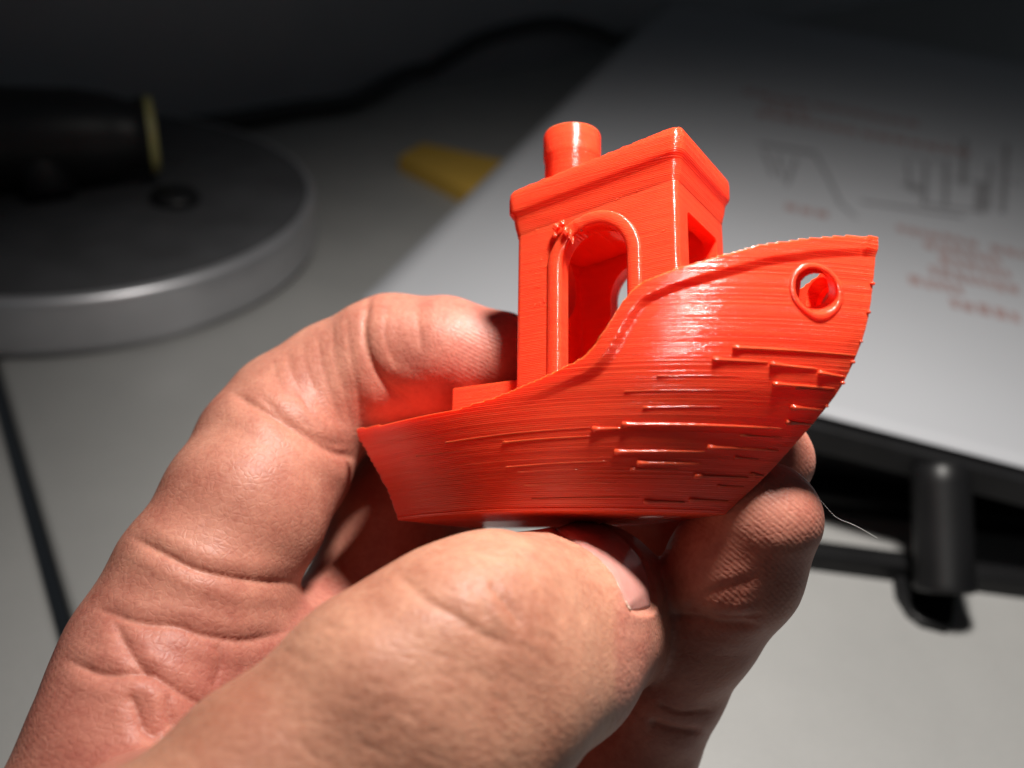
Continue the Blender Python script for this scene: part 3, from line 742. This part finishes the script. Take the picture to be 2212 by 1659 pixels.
def crease(parts, pl_, depth, wpx, lip=.22):
    depth *= .72
    pl_ = catmull(pl_, 6); sel = np.where(np.isin(lab, [names.index(p) for p in parts]) & (facing > 0))[0]
    lo_ = pl_.min(0)-wpx*5; hi_ = pl_.max(0)+wpx*5
    sel = sel[np.all((uv[sel] > lo_) & (uv[sel] < hi_), axis=1)]
    if not len(sel): return
    d, t = pdist(pl_, sel); fade = np.clip(np.minimum(t, 1-t)*7+.12, 0, 1)
    disp[sel] += facing[sel]*fade*depth*(-.62*np.exp(-(d/(wpx*.62))**2)-.45*np.exp(-(d/(wpx*1.9))**2)+lip*np.exp(-((d-wpx*3.2)/(wpx*1.6))**2))
IP = ['index', 'palm']
crease(['index'], [(495, 842), (560, 880), (640, 928), (715, 972), (770, 990)], .85, 13)
crease(['index'], [(560, 850), (620, 905), (700, 950), (750, 962)], .35, 11)
crease(['index'], [(800, 640), (786, 700), (796, 770), (835, 835), (905, 895)], .8, 13)
crease(['index'], [(838, 650), (832, 730), (860, 800)], .25, 11)
crease(['index'], [(905, 640), (902, 690), (912, 760)], .22, 9)
for k in range(6): crease(['index'], [(590+k*32, 770-k*18), (600+k*31, 820-k*14), (640+k*27, 890-k*6), (680+k*20, 930)], .16+.06*(k % 2), 9)
crease(IP, [(285, 1160), (357, 1197), (417, 1227), (476, 1243), (555, 1256), (660, 1262)], .7, 11)
crease(IP, [(140, 1425), (222, 1455), (317, 1455), (357, 1475), (436, 1526), (480, 1560)], .65, 11)
crease(IP, [(205, 1312), (301, 1344), (380, 1352), (440, 1372), (530, 1385), (625, 1362)], .6, 11)
crease(IP, [(245, 1340), (270, 1390), (300, 1435), (330, 1462)], .55, 11)
crease(IP, [(278, 1498), (295, 1530), (312, 1575), (345, 1595)], .55, 12)
crease(IP, [(470, 1390), (478, 1430), (460, 1490)], .35, 8)
crease(IP, [(360, 1500), (365, 1540), (372, 1575)], .3, 8)
MP = ['middle']
crease(MP, [(1440, 1330), (1500, 1338), (1560, 1354), (1640, 1352)], .75, 12)
crease(MP, [(1470, 1305), (1530, 1330), (1600, 1335), (1650, 1325)], .3, 9)
for k in range(5): crease(MP, [(1480+k*24, 1322-k*2), (1510+k*24, 1290-k*6), (1560+k*20, 1262-k*6)], .16, 7)
crease(MP, [(1400, 1560), (1456, 1578), (1520, 1584)], .7, 11)
crease(MP, [(1420, 1520), (1470, 1538), (1540, 1535)], .4, 9)
TH = ['thumb']
crease(TH, [(850, 1232), (885, 1262), (927, 1298), (990, 1336), (1046, 1372), (1110, 1396)], .28, 15)
crease(TH, [(1055, 1255), (1080, 1290), (1105, 1320), (1125, 1350)], .32, 8)
crease(TH, [(1010, 1260), (1040, 1300), (1050, 1340)], .22, 10)
crease(TH, [(1140, 1225), (1190, 1290), (1220, 1350)], .2, 12)
crease(TH, [(1100, 1190), (1180, 1230), (1240, 1290), (1270, 1350)], .25, 13)
r3 = np.random.RandomState(11)
for k in range(40):                                                  # knuckle and back-of-thumb wrinkles
    u = r3.uniform(620, 1200); v = r3.uniform(1250, 1640)
    a = r3.uniform(.1, .9) if r3.rand() < .75 else r3.uniform(-.9, -.3); L_ = r3.uniform(25, 80)
    crease(TH, [(u-math.cos(a)*L_/2, v-math.sin(a)*L_/2), (u+r3.uniform(-6, 6), v+r3.uniform(-6, 6)), (u+math.cos(a)*L_/2, v+math.sin(a)*L_/2)], r3.uniform(.03, .09), r3.uniform(4, 7))
# nail bed: skin sinks under the plate, folds stand up round it
nail_poly = catmull([(1188, 1150), (1262, 1186), (1318, 1240), (1343, 1290), (1358, 1322), (1392, 1330), (1414, 1318), (1412, 1268), (1392, 1216), (1350, 1164), (1290, 1128), (1220, 1118), (1188, 1150)], 8)
def inside(P, poly):
    x, y = P[:, 0], P[:, 1]; c = np.zeros(len(P), bool)
    for (x1, y1), (x2, y2) in zip(poly, np.roll(poly, -1, 0)):
        c ^= ((y1 > y) != (y2 > y)) & (x < (x2-x1)*(y-y1)/((y2-y1) if abs(y2-y1) > 1e-9 else 1e-9)+x1)
    return c
sel = np.where((lab == 4) & ((no*view).sum(1) < .1) & (uv[:, 0] > 1120) & (uv[:, 0] < 1470) & (uv[:, 1] > 1060) & (uv[:, 1] < 1400))[0]
dn, _ = pdist(nail_poly, sel); ins = inside(uv[sel], nail_poly)
disp[sel] += np.where(ins, -.30*np.clip(dn/14, 0, 1), .16*np.exp(-(dn/18)**2))
# large soft irregularity so that no limb is a clean tube
p = co
disp += .12*np.sin(p[:, 0]*.33+p[:, 2]*.21)*np.sin(p[:, 1]*.27+p[:, 2]*.3)+.05*np.sin(p[:, 0]*.7-p[:, 2]*.55+1)*np.sin(p[:, 1]*.6+2)
co2 = co+no*disp[:, None]
# colour zones of the skin itself: pinker palm and finger pads, ridged pads, wrinkled back of the thumb
tone = np.zeros((nv, 4), np.float32); tone[:, 3] = 1
pink = np.array([.62, .75, .8, .8, .22, .9])[lab]
pink = np.where(lab == 0, .66+.34*np.clip((aa[0]-6.3)/1.3, 0, 1)+.2*np.clip(1.2-aa[0], 0, 1), pink)
pink = np.where((lab == 4) & (uv[:, 0] > 1330), .75, pink)
pad = np.zeros(nv); pad = np.where(lab == 0, np.clip(aa[0]-6.8, 0, 1), pad); pad = np.where(lab == 1, np.clip((aa[1]-5.2)/.8, 0, 1), pad); pad = np.where(lab == 2, np.clip(aa[2]-4.6, 0, 1), pad)
pad = np.where(lab == 5, .5, pad)
tone[:, 0] = pink; tone[:, 1] = pad; tone[:, 2] = np.where(lab == 4, 1.0, np.where(lab == 5, .3, .16))
wrist = np.array([-57, 45, -112.]); worg = cam2world(wrist)
def to_local(c): return (cam2world(c)-worg)
# smooth the zone borders a little using mesh edges
ne = len(me.edges); ed = np.empty(ne*2, np.int32); me.edges.foreach_get('vertices', ed); ed = ed.reshape(-1, 2)
deg = np.bincount(ed.ravel(), minlength=nv).astype(float)
for _ in range(14):
    for c in range(3):
        s_ = np.bincount(ed[:, 0], tone[ed[:, 1], c], nv)+np.bincount(ed[:, 1], tone[ed[:, 0], c], nv); tone[:, c] = .3*tone[:, c]+.7*s_/deg
me.vertices.foreach_set('co', (to_local(co2)*MM).astype(np.float32).ravel()); me.update()
at = me.color_attributes.new('tone', 'FLOAT_COLOR', 'POINT'); at.data.foreach_set('color', tone.ravel())
me.name = 'hand'; me.materials.clear()
hand = link('hand', me, M_SK); hand.location = tuple(worg*MM)
tag(hand, 'bare left hand holding the red boat between thumb and curled fingers', 'hand')

# thumbnail: a thin curved plate that follows the nail bed, tucked under the folds at its edges
left_c = catmull([(1196, 1140), (1262, 1184), (1318, 1240), (1343, 1290), (1360, 1320)], 10); right_c = catmull([(1236, 1116), (1300, 1134), (1352, 1168), (1392, 1218), (1412, 1312)], 10)
NS, NTt = 18, len(left_c); src = sel; Us = uv[src]
def surf(u, v):
    d2 = ((Us-np.array([u, v]))**2).sum(1); k = np.argpartition(d2, 14)[:14]; wt = np.exp(-d2[k]/(2*7.0**2))+1e-9; wt /= wt.sum()
    n_ = (no[src][k]*wt[:, None]).sum(0); return (co[src][k]*wt[:, None]).sum(0), n_/np.linalg.norm(n_)
VT, VB, cut_line = [], [], []
no_src, co_src = no[src], co[src]
def surf(u, v):
    d2 = ((Us-np.array([u, v]))**2).sum(1); k = np.argpartition(d2, 14)[:14]; wt = np.exp(-d2[k]/(2*7.0**2))+1e-9; wt /= wt.sum()
    n_ = (no_src[k]*wt[:, None]).sum(0); return (co_src[k]*wt[:, None]).sum(0), n_/np.linalg.norm(n_)
for i in range(NTt):
    for j in range(NS+1):
        t = j/NS; e = i/(NTt-1); p_ = left_c[i]*(1-t)+right_c[i]*t
        c_, n_ = surf(*p_)
        rim_ = min(t, 1-t)*2; end_ = min(1, (1-e)*9, e*9+.3); lift = -.22+.42*min(1, rim_*5)**.6*end_+.10*math.sin(math.pi*t)
        VT.append(c_+n_*lift); VB.append(c_+n_*(lift-.35))
        if j == 0: cut_line.append(c_+n_*.10)
VV = to_local(np.array(VT+VB)); nn_ = len(VT); FF = []
ii = lambda a, b: a*(NS+1)+b
for i in range(NTt-1):
    for j in range(NS):
        q_ = (ii(i, j), ii(i, j+1), ii(i+1, j+1), ii(i+1, j)); FF.append(q_); FF.append(tuple(x+nn_ for x in q_[::-1]))
edge_l = [ii(0, j) for j in range(NS+1)]+[ii(i, NS) for i in range(1, NTt)]+[ii(NTt-1, j) for j in range(NS-1, -1, -1)]+[ii(i, 0) for i in range(NTt-2, 0, -1)]
for a, b in zip(edge_l, edge_l[1:]+edge_l[:1]): FF.append((b, a, a+nn_, b+nn_))
nm = mesh('thumbnail', VV, FF); bm = bmesh.new(); bm.from_mesh(nm); bmesh.ops.recalc_face_normals(bm, faces=bm.faces); bm.to_mesh(nm); bm.free()
link('thumbnail', nm, M_NAIL, hand)
# dry rim of cuticle along the nail's base, and a few loose flakes
half = NTt//3; cl = np.array(cut_line)[half:]
rad = [.03+.05*abs(math.sin(i*2.3))+(.06 if i > len(cl)*.7 else 0) for i in range(len(cl))]
link('cuticle', tube_mesh('cuticle', to_local(cl+np.random.RandomState(2).normal(0, .03, cl.shape)), rad, 7), M_CUT, hand)

# ------------------------------------------------------------------ a fibre stuck to the fingertip
fp = catmull([px(u, v, d) for u, v, d in ((1764, 1072, 94.5), (1779, 1088, 93.5), (1798, 1110, 93), (1815, 1122, 92.5), (1838, 1131, 92.5), (1862, 1143, 92), (1896, 1163, 92))], 6)
tag(link('lint_fibre', tube_mesh('lint_fibre', cam2world(fp), .013, 6), M_LINT), 'single fine white fibre sticking out from the fingertip', 'fibre')
